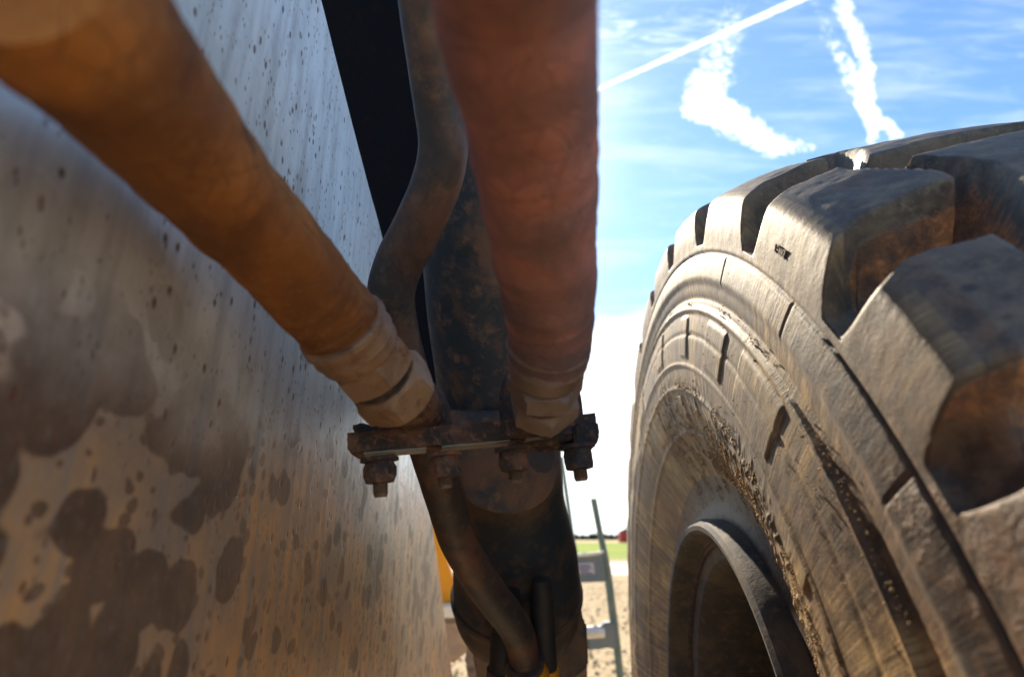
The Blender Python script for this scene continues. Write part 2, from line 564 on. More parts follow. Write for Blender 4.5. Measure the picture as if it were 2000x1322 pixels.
def mat_ground():
    m, t, bs, tc = material("gravel")
    co = tc.outputs['Object']
    v1 = t.voro(co, 28.0, 'F1')
    n1 = t.noise(co, 1.1, 6, 0.65, .3)
    n2 = t.noise(co, 9.0, 6, 0.7)
    c = t.mix(t.ramp(n1, .35, .65), (.50, .38, .22), (.38, .28, .16))
    c = t.mix(t.math('MULTIPLY', t.ramp(n2, .45, .6), .55), c, (.66, .54, .36))
    c = t.mix(t.math('MULTIPLY', t.ramp(v1.outputs['Distance'], .3, .7), .3), c, (.25, .19, .12))
    h = t.math('ADD', t.math('SUBTRACT', 1.0, v1.outputs['Distance']), t.math('MULTIPLY', n2, 2.0))
    setp(t, bs, color=c, rough=.95, normal=t.bump(h, .9, .03), spec=.2)
    return m


def mat_grass():
    m, t, bs, tc = material("verge grass")
    co = tc.outputs['Object']
    n1 = t.noise(t.scale(co, (.05, .25, 1)), 1.0, 5, .6)
    n2 = t.noise(co, 2.0, 5, .7)
    c = t.mix(t.ramp(n1, .35, .65), (.13, .20, .02), (.20, .26, .03))
    c = t.mix(t.math('MULTIPLY', t.ramp(n2, .45, .65), .5), c, (.25, .27, .05))
    setp(t, bs, color=c, rough=.9, normal=t.bump(n2, 1, .05), spec=.1)
    return m


def mat_foliage():
    m, t, bs, tc = material("distant hedge foliage")
    co = tc.outputs['Object']
    n1 = t.noise(co, .6, 5, .7)
    c = t.mix(t.ramp(n1, .35, .65), (.05, .07, .035), (.10, .12, .07))
    setp(t, bs, color=c, rough=.95, spec=.1)
    return m


M['ground'] = mat_ground()
M['grass'] = mat_grass()
M['foliage'] = mat_foliage()


def mat_rubber():
    m, t, bs, tc = material("dusty tyre rubber")
    uv = t.node('ShaderNodeUVMap').outputs[0]      # u = arc metres, v = metres along the section
    co = tc.outputs['Object']
    mud = t.node('ShaderNodeAttribute', attribute_name='mud').outputs['Fac']
    side = t.node('ShaderNodeAttribute', attribute_name='side').outputs['Fac']
    crev = t.node('ShaderNodeAttribute', attribute_name='crev').outputs['Fac']
    n1 = t.noise(co, 9.0, 6, 0.65, .3)
    n2 = t.noise(co, 55.0, 6, 0.7, .2)
    n3 = t.noise(co, 330.0, 4, 0.75)
    drip = t.noise(t.scale(uv, (95, 5, 1)), 1.0, 6, 0.65, .25)
    drip2 = t.noise(t.scale(uv, (300, 14, 1)), 1.0, 4, 0.7, .2)
    scuff = t.voro(t.scale(co, (1, 1, 1.0)), 70.0, 'F1')
    base = t.mix(t.ramp(n2, .38, .66), (.070, .058, .050), (.170, .135, .100))
    base = t.mix(t.math('MULTIPLY', t.ramp(t.noise(co, 120.0, 5, .75), .52, .68), .6), base, (.065, .055, .052))
    base = t.mix(t.math('MULTIPLY', t.ramp(t.noise(co, 30.0, 5, .7, .4), .54, .68), .5), base, (.25, .195, .13))
    base = t.mix(t.math('MULTIPLY', t.ramp(n1, .45, .65), .45), base, (.18, .13, .095))
    # scuffed nicks on the running faces
    nick = t.math('MULTIPLY', t.math('SUBTRACT', 1.0, t.ramp(scuff.outputs['Distance'], .16, .34)), t.ramp(t.noise(co, 22.0, 3), .5, .62))
    base = t.mix(t.math('MULTIPLY', t.math('MULTIPLY', nick, t.math('SUBTRACT', 1.0, side)), .85), base, (.040, .032, .030))
    base = t.mix(t.math('MULTIPLY', t.ramp(n3, .56, .74), .6), base, (.33, .27, .19))
    # sidewall: pale dust with run marks
    sdust = t.mix(t.ramp(drip, .40, .62), (.27, .18, .09), (.60, .40, .18))
    sdust = t.mix(t.math('MULTIPLY', t.ramp(drip2, .44, .66), .75), sdust, (.10, .065, .042))
    sdust = t.mix(t.math('MULTIPLY', t.ramp(n1, .44, .60), .65), sdust, (.105, .08, .062))
    c = t.mix(t.math('MULTIPLY', side, t.math('MULTIPLY_ADD', t.ramp(n2, .35, .6), .35, .65)), base, sdust)
    band = t.node('ShaderNodeAttribute', attribute_name='band').outputs['Fac']
    c = t.mix(t.math('MULTIPLY', band, t.math('MULTIPLY_ADD', t.ramp(n2, .4, .6), -.35, .8)), c, (.095, .088, .088))
    # red clay packed in the grooves
    clay = t.mix(t.ramp(n2, .38, .62), (.26, .115, .062), (.62, .25, .085))
    clay = t.mix(t.math('MULTIPLY', t.ramp(n3, .35, .6), .5), clay, (.075, .05, .042))
    clay = t.mix(t.math('MULTIPLY', t.ramp(t.noise(co, 24.0, 4), .5, .62), .7), clay, (.07, .055, .05))
    mm = t.ramp(t.math('ADD', mud, t.math('MULTIPLY', t.math('SUBTRACT', n2, .5), 1.1)), .35, .65)
    c = t.mix(mm, c, clay)
    # blotches of reddish clay on the shoulder
    bl = t.math('MULTIPLY', t.ramp(t.noise(co, 13.0, 5, .7, .6), .56, .66), .55)
    c = t.mix(bl, c, (.19, .085, .050))
    nearf = t.node('ShaderNodeAttribute', attribute_name='soil').outputs['Fac']  # near sidewall tinted dark brown to stand in for its unlit side
    shade_c = t.mix(t.ramp(n2, .40, .60), (.055, .036, .026), (.165, .095, .055))
    shade_c = t.mix(t.math('MULTIPLY', t.ramp(n3, .55, .75), .5), shade_c, (.26, .16, .09))
    c = t.mix(t.math('MULTIPLY', nearf, t.ramp(t.math('ADD', n1, t.math('MULTIPLY', n2, .5)), .62, .80)), c, shade_c)
    c = t.mix(t.math('MULTIPLY', crev, .8), c, (.05, .042, .038))
    h = t.math('ADD', t.math('MULTIPLY', n2, t.math('MULTIPLY_ADD', mm, .8, .22)), t.math('MULTIPLY', n3, .45))
    h = t.math('ADD', h, t.math('MULTIPLY', t.math('MULTIPLY', drip2, side), .4))
    h = t.math('SUBTRACT', h, t.math('MULTIPLY', t.math('MULTIPLY', nick, t.math('SUBTRACT', 1.0, side)), .35))
    st = t.math('MULTIPLY_ADD', mm, .6, .6)
    setp(t, bs, color=c, rough=t.math('MULTIPLY_ADD', n2, .2, .52), normal=t.bump(h, st, .0011), spec=.45)
    return m


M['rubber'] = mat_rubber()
M['rim'] = mat_dirty("dull rim paint", (.055, .055, .058), (.13, .10, .075), (.17, .13, .10), .9, .8, 0, .5)

# ------------------------------------------------------------------ setting
def sheet(name, x0, x1, y0, y1, z, mat, kind='structure', nx=1, ny=1):
    verts = [(x0 + (x1 - x0) * i / nx, y0 + (y1 - y0) * j / ny, z) for j in range(ny + 1) for i in range(nx + 1)]
    faces = [(j * (nx + 1) + i, j * (nx + 1) + i + 1, (j + 1) * (nx + 1) + i + 1, (j + 1) * (nx + 1) + i) for j in range(ny) for i in range(nx)]
    o = mk(name, verts, faces, mat, smooth=False)
    tag(o, kind=kind)
    return o


sheet('ground', -1500, 1500, -1500, 2500, 0.0, M['ground'])
g = sheet('grass', -300, 300, 34, 150, 0.012, M['grass'], kind='stuff')
tag(g, 'strip of bright green grass beyond the gravel yard', 'grass')
rd, t_, b_, tc_ = material("pale yard track")
n_ = t_.noise(tc_.outputs['Object'], .8, 5, .6)
setp(t_, b_, color=t_.mix(n_, (.50, .40, .30), (.62, .52, .42)), rough=.9)
sheet('road', -300, 300, 19, 29, 0.008, rd)

# hedge line, as leafy clumps
def foliage_clump(bm, c, r, n):
    for _ in range(n):
        d = Vector((random.gauss(0, 1), random.gauss(0, 1), random.gauss(0, 1))).normalized() * (random.random() ** .4)
        p = Vector(c) + Vector((d.x * r[0], d.y * r[1], abs(d.z) * r[2]))
        a = Vector((random.uniform(-1, 1), random.uniform(-1, 1), random.uniform(-1, 1))).normalized() * r[2] * .22
        b = a.cross(Vector((random.uniform(-1, 1), random.uniform(-1, 1), random.uniform(-1, 1)))).normalized() * r[2] * .2
        bm.faces.new([bm.verts.new(p - a - b), bm.verts.new(p + a - b), bm.verts.new(p + a + b), bm.verts.new(p - a + b)])


bm = bmesh.new()
x = -40
while x < 120:
    h = 2.2 + 1.6 * abs(mn.noise(Vector((x * .11, 3, 0)))) + 1.2 * random.random()
    foliage_clump(bm, (x, 330 + random.uniform(-8, 8), 0), (2.6, 2.5, h), 60)
    x += 2.1
hd = bm_obj('hedge', bm, M['foliage'], smooth=False)
tag(hd, 'low grey green hedge line along the far horizon', 'hedge', kind='stuff')


def px_ground(px, d, z=0.0):
    """ground point under pixel column px at d metres"""
    r = raydir(px, 1050)
    return Vector((r.x / r.y * d, d, z))


# red shed and the silo beside it
c = px_ground(1219, 150)
sh = empty('shed', c)
tag(sh, 'small red shed on the horizon to the right of the frame posts', 'shed')
wv = []
for z in (0, 2.6):
    for sx, sy in ((-1, -1), (1, -1), (1, 1), (-1, 1)):
        wv.append(c + Vector((sx * 1.15, sy * 1.4, z)))
box_pts('wall', wv, M['redpaint'], sh, .03)
rv = [c + Vector((sx * 1.3, sy * 1.6, z)) for z, k in ((2.6, 1),) for sx, sy in ((-1, -1), (1, -1), (1, 1), (-1, 1))]
rv += [c + Vector((sx * .1, sy * 1.6, 3.2)) for sx, sy in ((-1, -1), (1, -1), (1, 1), (-1, 1))]
box_pts('roof', rv, M['greyshed'], sh, .02)
c = px_ground(1234, 158)
si = empty('silo', c)
tag(si, 'grey silo with a domed cap beside the red shed', 'silo')
lathe('tank', (c, c + Vector((0, 0, 1))), [(0, 1.3), (3.9, 1.3)], M['greyshed'], si, 24)
lathe('cap', (c + Vector((0, 0, 3.9)), c + Vector((0, 0, 5))), [(0, 1.36), (.5, 1.1), (.95, .6), (1.1, .1)], M['greyshed'], si, 24)

# ------------------------------------------------------------------ wheel
HUB = EYE + Vector((.250, .846, -.325))
YAW = R_(4.2)
nA = np.array([-math.cos(YAW), math.sin(YAW), 0.0])      # outward (to the left)
uA = np.array([math.sin(YAW), math.cos(YAW), 0.0])       # forward in the wheel's plane
zA = np.array([0, 0, 1.0])
hubA = np.array(HUB)


def rgrid(seed, shape):
    return np.random.default_rng(seed).uniform(-1, 1, shape)


_G = rgrid(3, (64, 64))


def vnoise(x, y):
    xi = np.floor(x).astype(int); yi = np.floor(y).astype(int)
    fx = x - xi; fy = y - yi
    fx = fx * fx * (3 - 2 * fx); fy = fy * fy * (3 - 2 * fy)
    g = lambda a, b: _G[a % 64, b % 64]
    return (g(xi, yi) * (1 - fx) + g(xi + 1, yi) * fx) * (1 - fy) + (g(xi, yi + 1) * (1 - fx) + g(xi + 1, yi + 1) * fx) * fy


def fnoise(x, y, o=4):
    s = 0
    for k in range(o):
        s = s + vnoise(x * 2 ** k + 7.3 * k, y * 2 ** k + 3.1 * k) / 2 ** k
    return s


def sstep(x, a, b):
    q = np.clip((x - a) / (b - a), 0, 1)
    return q * q * (3 - 2 * q)


PITCHDEG = 360 / 27
G0 = 41.3
FLOOR = 0.683
CEN = -0.235     # axial centre of the tread

# section of the tyre: (radius, axial outward)
crown = [(.730, -.49), (.757, -.42), (.774, -.33), (.780, CEN), (.776, -.16), (.768, -.10), (.756, -.045), (.742, -.008), (.7320, .0125)]
sidep = [(.727, .0185), (.720, .0215), (.700, .0235), (.676, .0240), (.660, .0270), (.645, .0290), (.632, .0285), (.622, .0255),
         (.614, .0265), (.600, .0290), (.575, .0315), (.545, .0320), (.518, .0290), (.490, .0215), (.460, .0090), (.430, -.0070), (.400, -.0220), (.374, -.0300), (.352, -.0300), (.338, -.0340)]
dense = catmull(crown, 24)[:-1] + catmull([crown[-1]] + sidep, 9)
dense = np.array(dense)
sl = np.concatenate([[0], np.cumsum(np.linalg.norm(np.diff(dense, axis=0), axis=1))])


def resample(s0, s1, step):
    n = max(2, int((s1 - s0) / step))
    return np.linspace(s0, s1, n, endpoint=False)


s_sh = sl[np.argmin(np.abs(dense[:, 0] - .727) + (dense[:, 1] < 0) * 9)]
s_left = sl[np.argmin(np.abs(dense[:, 1] + .15))]
s_end = sl[-1]
ss = np.concatenate([resample(0, s_left, .0045), resample(s_left, s_sh - .02, .0028), resample(s_sh - .02, s_sh + .075, .0018), resample(s_sh + .075, s_end, .0022), [s_end]])
PR = np.interp(ss, sl, dense[:, 0])
PA = np.interp(ss, sl, dense[:, 1])
th = np.concatenate([np.arange(6, 20, .5), np.arange(20, 64, .14), np.arange(64, 112, .25), np.arange(112, 366, 1.2)])
th = np.append(th, 366.0)
T, S = np.meshgrid(th, ss, indexing='ij')
R0 = np.broadcast_to(PR, T.shape).copy()
A0 = np.broadcast_to(PA, T.shape).copy()
rad = np.radians(T)


def wrap(dd):
    return (dd + PITCHDEG / 2) % PITCHDEG - PITCHDEG / 2


arc = lambda ddeg: np.radians(ddeg) * .73
wob = fnoise(rad * 14, A0 * 22, 3)
Tw = T - 3.3 * (1 - sstep(T, 31, 38)) * sstep(T, 8, 22)      # the pitch of the pattern varies round the tyre
# outer (left) row: lateral grooves opening at the shoulder, bending as they go in
inn = np.clip(.02 - A0, 0, .2)
skL = 1.0 * sstep(A0, .0, .024) * -1
gL = wrap(Tw - G0 - skL) + .22 * wob
dL = np.abs(arc(gL))
wL = .0095 + .002 * sstep(inn, 0.01, .07)
# centre row, offset half a pitch, and the far row
offc = np.clip(-A0 - .07, -.05, .3)
TwC = T + 2.7 * (1 - sstep(T, 38, 46))
gC = wrap(TwC - G0 - 9.4 - offc * 6) + .25 * wob
dC_ = np.abs(arc(gC))
gR = wrap(Tw - G0 - (np.clip(A0 + .49, 0, .2)) * 46) + .2 * wob
dR = np.abs(arc(gR))
# zig-zag channels round the tyre between the rows
zig = .011 * np.sin(np.radians(T - G0) * 27)
ch1 = np.abs(A0 + .054 + zig)
ch2 = np.abs(A0 + .400 + zig)


def wall(d, w0, run=.030, h=.085, ex=1.35):
    q = np.clip((d - w0) / run, 0, 2)
    return h * q ** ex


inL = A0 > -.054 - zig
inR = A0 < -.400 - zig
lat = np.where(inL, wall(dL, wL, .027, .085, 1.9), np.where(inR, wall(dR, .012), wall(dC_, .009, .016)))
chn = np.minimum(wall(ch1, .005, .009), wall(ch2, .006, .018))
fl = FLOOR + np.minimum(lat, chn) + .004 * wob
# groove floor rises slightly at the middle of the tread, clay heaps in it
clayh = .006 * np.clip(fnoise(rad * 60 + 2, A0 * 70, 4), -.6, 1.3) * sstep(-A0, -.01, .02) + .024 * (1 - sstep(T, 32, 37)) * sstep(-A0, -.022, .0) * (1 + .25 * wob) + .010 * np.clip(fnoise(rad * 26 + 5, A0 * 34, 4), -.2, 1.2) * sstep(-A0, -.01, .03)
fl = fl + clayh + .024 * sstep(-A0, .015, .06)
tread = R0 > .684
k = .010
hh = np.clip(.5 + .5 * (fl - R0) / k, 0, 1)
smin = fl * (1 - hh) + R0 * hh - k * hh * (1 - hh)
face = (A0 > -.02)
R1 = np.where(tread, smin, R0)
# side face is not moved unless the groove cuts it
R1 = np.where((R0 <= .684), R0, R1)
worn = .0006 * fnoise(rad * 40, A0 * 60, 3)
R1 = R1 + np.where(R0 > .735, worn, 0)
A1 = A0.copy()
# grooves drawn inwards a little so that the opening has a lip
cut = np.clip((R0 - R1) / .04, 0, 1)
A1 = A1 - np.where(A0 > 0, cut * .004, 0)
# seam, ribs and raised panels of the sidewall
sd_ = lambda r, c, w: np.exp(-((r - c) / w) ** 2)
A1 = A1 - .0022 * sd_(R0, .6745, .0016) * (A0 > 0)
A1 = A1 + .0035 * sd_(R0, .614, .0032) * (R0 < .64)
A1 = A1 + .0022 * sd_(R0, .518, .0028) + .0018 * sd_(R0, .548, .0018)
A1 = A1 + .0020 * sd_(R0, .462, .0030) - .0012 * sd_(R0, .585, .002)
A1 = A1 - .0030 * (sstep(R0, .622, .627) - sstep(R0, .640, .650))
# moulded block shapes between the ribs
blk = np.zeros_like(T)
rnb = random.Random(11)
a0 = 8.0
while a0 < 360:
    wdt = rnb.uniform(3.0, 9.5)
    lo, hi = rnb.choice([(.556, .604), (.556, .604), (.528, .545), (.470, .508)])
    sl_ = rnb.uniform(-20, 20)
    aa = T + (R0 - .56) * sl_
    blk = np.maximum(blk, sstep(aa, a0, a0 + .25) * (1 - sstep(aa, a0 + wdt, a0 + wdt + .25)) * sstep(R0, lo, lo + .003) * (1 - sstep(R0, hi, hi + .003)))
    a0 += wdt + rnb.uniform(1.5, 9)
for s0 in np.arange(5, 360, PITCHDEG):            # radial moulding marks on the shoulder band
    A1 = A1 - .0012 * sd_((T - s0) * .0122, 0, .0012) * (sstep(R0, .640, .65) - sstep(R0, .672, .674))
A1 = A1 + .0017 * blk
# dried clay on the lower bulge
cl_ = np.clip(fnoise(rad * 90, R0 * 120, 4), 0, 2) * (sstep(R0, .39, .43) - sstep(R0, .50, .55)) * sstep(fnoise(rad * 5 + 9, R0 * 9, 2), -.25, .35)
A1 = A1 + .0020 * cl_
uneven = .00012 * fnoise(rad * 60, R0 * 90, 3)
A1 = A1 + uneven * (R0 < .735)

X = hubA[None, None, :] + A1[..., None] * nA + R1[..., None] * (-np.cos(rad)[..., None] * uA + np.sin(rad)[..., None] * zA)
nt, ns = T.shape
verts = X.reshape(-1, 3)
idx = np.arange(nt * ns).reshape(nt, ns)
quad = np.stack([idx[:-1, :-1], idx[:-1, 1:], idx[1:, 1:], idx[1:, :-1]], -1).reshape(-1, 4)


def cellavg(f):
    return (f[:-1, :-1] + f[1:, :-1] + f[:-1, 1:] + f[1:, 1:]) / 4


raised = ((fl - FLOOR - clayh - .024 * sstep(-A0, .015, .06)) > .012) & (R0 > .686)
ridx = np.zeros(T.shape, int)
TT = T - G0
kL = np.floor((Tw - G0 - skL) / PITCHDEG).astype(int)
kC = np.floor((TwC - G0 - 9.4 - offc * 6) / PITCHDEG).astype(int)
kR = np.floor((Tw - G0 - (np.clip(A0 + .49, 0, .2)) * 46) / PITCHDEG).astype(int)
key = np.where(inL, 100 + kL, np.where(inR, 300 + kR, 200 + kC))
vis_deg = {100: (-3, 5), 200: (-3, 4), 300: (-2, 3)}
key = np.where(raised, key, 0)
# one key per cell: lug only where all corners agree
kc = key[:-1, :-1]
same = (kc == key[1:, :-1]) & (kc == key[:-1, 1:]) & (kc == key[1:, 1:])
kc = np.where(same, kc, 0)
midT = cellavg(T)
ok = np.zeros(kc.shape, bool)
for b0, (lo, hi) in vis_deg.items():
    ok |= (kc >= b0 + lo) & (kc <= b0 + hi)
kc = np.where(ok & (midT < 115), kc, 0).reshape(-1)

# normals of the whole surface, so that parts meet without a visible joint
dT = np.gradient(X, axis=0)
dS = np.gradient(X, axis=1)
NN = np.cross(dS, dT)
ln = np.linalg.norm(NN, axis=2, keepdims=True)
NN = NN / np.maximum(ln, 1e-12)
outw = (A0[..., None] > .015) * nA + (-np.cos(rad)[..., None] * uA + np.sin(rad)[..., None] * zA)
if (np.sum(NN * outw, axis=2).mean()) < 0:
    quad = quad[:, ::-1]
uvU = (rad * .7).reshape(-1)
uvV = S.reshape(-1)
mudv = np.clip((R0 - R1 - .010) / .018, 0, 1) * sstep(-A0, -.016, .004)
mudv = np.maximum(mudv, np.clip((R0 - R1) / .02, 0, 1) * .35 * (A0 > .0))
mudv = np.maximum(mudv, 1.15 * np.clip((R0 - R1 - .001) / .007, 0, 1) * (1 - sstep(T, 35, 38)))
# a broad smear of clay over the near shoulder
sm_ = sstep(36 - T, 0, 6) * sstep(R0, .60, .68) * .75
mudv = np.clip(np.maximum(mudv, sm_ * (.45 + .6 * fnoise(rad * 9, R0 * 14, 3))), 0, 1)
sidev = 1 - sstep(R0, .672, .700)
sidev = np.where(A0 < -.02, 0, np.maximum(sidev, .62 * (A0 > .012)))
crevv = sd_(R0, .6745, .0018) * (A0 > 0) + .5 * sd_(R0, .5205, .0022) * 0
shadev = sstep(46 - T, 0, 16) * (A0 > 0) * (.78 * sstep(R0, .50, .55) + .22 * sstep(R0, .64, .67))  # weight of the shade painted on the near sidewall
attrs = {'soil': (.95 * shadev).reshape(-1), 'mud': mudv.reshape(-1), 'side': sidev.reshape(-1), 'crev': np.clip(crevv, 0, 1).reshape(-1), 'band': (sd_(R0, .6575, .0135) * (A0 > 0) * sstep(fnoise(rad * 5, R0 * 30, 3) + (58 - T) / 30, -.3, .6)).reshape(-1)}


def submesh(name, faces, parent):
    used, inv = np.unique(faces.reshape(-1), return_inverse=True)
    f = inv.reshape(-1, 4)
    me = bpy.data.meshes.new(name)
    me.vertices.add(len(used))
    me.vertices.foreach_set('co', verts[used].astype(np.float32).ravel())
    me.loops.add(len(f) * 4)
    me.loops.foreach_set('vertex_index', f.astype(np.int32).ravel())
    me.polygons.add(len(f))
    me.polygons.foreach_set('loop_start', (np.arange(len(f)) * 4).astype(np.int32))
    me.polygons.foreach_set('use_smooth', np.ones(len(f), bool))
    me.update(calc_edges=True)
    for nm, arr in attrs.items():
        at_ = me.attributes.new(nm, 'FLOAT', 'POINT')
        at_.data.foreach_set('value', arr[used].astype(np.float32))
    uvl = me.uv_layers.new(name='UVMap')
    uvs = np.stack([uvU[used][f.ravel()], uvV[used][f.ravel()]], -1)
    uvl.data.foreach_set('uv', uvs.astype(np.float32).ravel())
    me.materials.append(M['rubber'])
    me.validate()
    o = bpy.data.objects.new(name, me)
    return link(o, parent)


wheel = empty('wheel', HUB)
tag(wheel, 'large dusty tractor type wheel with chunky tread standing at the right', 'wheel')
tyre = submesh('tyre', quad[kc == 0], wheel)
for kk in np.unique(kc):
    if kk == 0 or (kc == kk).sum() < 60:
        continue
    submesh('tread_lug', quad[kc == kk], tyre)


def ringpts(prof, name, mat, parent, seg=160):
    """surface of revolution round the wheel axle: prof = [(r, a)]"""
    aa = np.radians(np.linspace(0, 360, seg, endpoint=False))
    v_, f_ = [], []
    for r, a in prof:
        for q in aa:
            v_.append(hubA + nA * a + r * (-math.cos(q) * uA + math.sin(q) * zA))
    for i in range(len(prof) - 1):
        for k_ in range(seg):
            k2 = (k_ + 1) % seg
            f_.append((i * seg + k_, i * seg + k2, (i + 1) * seg + k2, (i + 1) * seg + k_))
    return mk(name, v_, f_, mat, parent, sharp=30)


rim = ringpts([(.349, -.040), (.350, -.012), (.3465, -.0035), (.341, .0), (.335, -.001), (.331, -.006), (.329, -.014), (.326, -.030), (.318, -.038), (.300, -.042),
               (.292, -.055), (.288, -.10), (.280, -.17), (.262, -.185), (.20, -.19), (.17, -.175), (.15, -.172)], 'rim', M['rim'], wheel)
ringpts([(.3262, -.0385), (.3255, -.033), (.321, -.0315), (.317, -.0345), (.317, -.038)], 'lock_ring', M['rustdark'], rim)
ringpts([(.15, -.174), (.15, -.11), (.135, -.098), (.06, -.095), (.0, -.095)], 'hub', M['cyl2'], wheel, 48)
for q in range(10):
    aq = 2 * math.pi * q / 10 + .2
    c_ = Vector(hubA + nA * -.188 + .21 * (-math.cos(aq) * uA + math.sin(aq) * zA))
    hexnut('wheel_nut', c_, c_ + Vector(nA) * .024, .019, M['rustdark'], rim)

# worn moulded marks on the side of the nearest lit lug, too worn to read
lugs_ = [o for o in tyre.children if o.name.startswith('tread_lug')]
def on_side(deg, r, a):
    q = math.radians(deg)
    return Vector(hubA + nA * a + r * (-math.cos(q) * uA + math.sin(q) * zA))
mb = bmesh.new()
for gi, strokes in enumerate((((0, 0, 1, 0), (0, 0, 0, 1)), ((0, .5, 1, .5), (0, 1, 1, 1)), ((0, 0, .5, 1), (.5, 1, 1, 0)), ((0, 0, 0, 1), (.8, 0, .8, 1), (0, .5, .8, .5)), ((0, 1, 1, 1), (1, 1, 0, 0), (0, 0, 1, 0)))):
    for x0, y0, x1, y1 in strokes:
        cx = lambda x_, y_: on_side(48.6 - (gi * .34 + x_ * .24), .6975 + y_ * .0055, .0236)
        a_, b_ = cx(x0, y0), cx(x1, y1)
        dd = (b_ - a_).normalized(); ss_ = dd.cross(Vector(nA)).normalized() * .00045; nn_ = Vector(nA) * .0009
        q8 = [a_ - ss_ - nn_, b_ - ss_ - nn_, b_ + ss_ - nn_, a_ + ss_ - nn_, a_ - ss_ + nn_, b_ - ss_ + nn_, b_ + ss_ + nn_, a_ + ss_ + nn_]
        vs = [mb.verts.new(p) for p in q8]
        for f in ((0, 3, 2, 1), (4, 5, 6, 7), (0, 1, 5, 4), (1, 2, 6, 5), (2, 3, 7, 6), (3, 0, 4, 7)):
            mb.faces.new([vs[i] for i in f])
bm_obj('moulded_mark', mb, M['marks'], tyre)

# crumbs of dry clay stuck on the lower sidewall
rng = np.random.default_rng(5)
def pebbles(name, centres, radii, mat, parent, jit, seed):
    """many small uneven stones as one mesh"""
    b0 = bmesh.new()
    bmesh.ops.create_icosphere(b0, subdivisions=1, radius=1.0)
    V0 = np.array([v_.co[:] for v_ in b0.verts])
    b0.verts.index_update()
    F0 = np.array([[v_.index for v_ in f_.verts] for f_ in b0.faces])
    b0.free()
    rg = np.random.default_rng(seed)
    n = len(centres)
    V = V0[None] * radii[:, None, None] * rg.uniform(.7, 1.2, (n, 1, 3)) + rg.uniform(-jit, jit, (n, len(V0), 3)) * radii[:, None, None] + centres[:, None, :]
    F = F0[None] + (np.arange(n) * len(V0))[:, None, None]
    return mk(name, V.reshape(-1, 3).tolist(), F.reshape(-1, 3).tolist(), mat, parent, sharp=None)


sel = (dense[:, 0] < .70) & (dense[:, 1] > -.03)
pr_, pa_ = dense[sel][::-1, 0], dense[sel][::-1, 1]
nq = 11000
qq = rng.uniform(22, 100, nq)
pick = rng.choice(5, nq, p=[.45, .33, .08, .09, .05])
rr_ = np.choose(pick, [rng.uniform(.37, .50, nq), rng.uniform(.39, .47, nq), rng.normal(.617, .004, nq), rng.normal(.521, .005, nq), rng.uniform(.5, .62, nq)])
keep = fnoise(np.radians(qq) * 22, rr_ * 40, 2) > .0
qq, rr_ = np.radians(qq[keep]), rr_[keep]
s_ = rng.uniform(.0003, .0009, len(qq)) * np.where(rng.random(len(qq)) < .05, 1.7, .9)
aa_ = np.interp(rr_, pr_, pa_) + .0016 + s_ * .3
cc_ = hubA + nA * aa_[:, None] + rr_[:, None] * (-np.cos(qq)[:, None] * uA + np.sin(qq)[:, None] * zA)
cr = pebbles('dirt_crumbs', cc_, s_, M['clod'], tyre, .3, 6)
cr['kind'] = 'stuff'

# ------------------------------------------------------------------ big side plate (left)
PVX = 1024.0          # the plate runs away towards this column of the photograph
pdir = Vector((raydir(PVX, 1050).x, raydir(PVX, 1050).y, 0)).normalized()
pn = Vector((pdir.y, -pdir.x, 0))                      # faces right
POFF = .172


def on_plate(px, py, lift=0.0):
    r = raydir(px, py)
    tt = -(POFF - lift) / r.dot(pn)
    return EYE + r * tt


edge_px = [(560, -260), (600, -90), (627, 0), (657, 120), (690, 250), (720, 365), (748, 470), (776, 610), (797, 760), (806, 880), (822, 935), (838, 990), (852, 1080), (866, 1190), (878, 1280), (888, 1360), (900, 1480)]
E_ = [on_plate(*p) for p in edge_px]
org = EYE - pn * POFF
E2 = [((p - org).dot(pdir), p.z) for p in E_]
E2 = [tuple(q) for q in catmull(E2, 5)]
E2 = [(a_ + .0012 * mn.noise(Vector((b_ * 40, 0, 3))), b_) for a_, b_ in E2]
outline = E2 + [(E2[-1][0] - .05, .25), (-.9, .25), (-.9, E2[0][1])]
TH = .032
bm = bmesh.new()
front = [bm.verts.new((a_, 0, b_ - EYE.z)) for a_, b_ in outline]
back = [bm.verts.new((a_, TH, b_ - EYE.z)) for a_, b_ in outline]
bm.faces.new(front)
bm.faces.new(back[::-1])
N_ = len(outline)
for i in range(N_):
    j = (i + 1) % N_
    bm.faces.new([front[i], back[i], back[j], front[j]])
bmesh.ops.bevel(bm, geom=[e for e in bm.edges if (e.verts[0] in front and e.verts[1] in front)], offset=.003, segments=2, affect='EDGES')
plate = bm_obj('steel_plate', bm, M['plate'], sharp=40)
# local frame: x along the plate, y away from the camera side, z up
plate.matrix_world = Matrix.Translation(Vector((org.x, org.y, EYE.z))) @ Matrix((
    (pdir.x, -pn.x, 0, 0), (pdir.y, -pn.y, 0, 0), (0, 0, 1, 0), (0, 0, 0, 1)))
tag(plate, 'tall spotted grey and tan steel side plate filling the left of the view', 'steel plate')

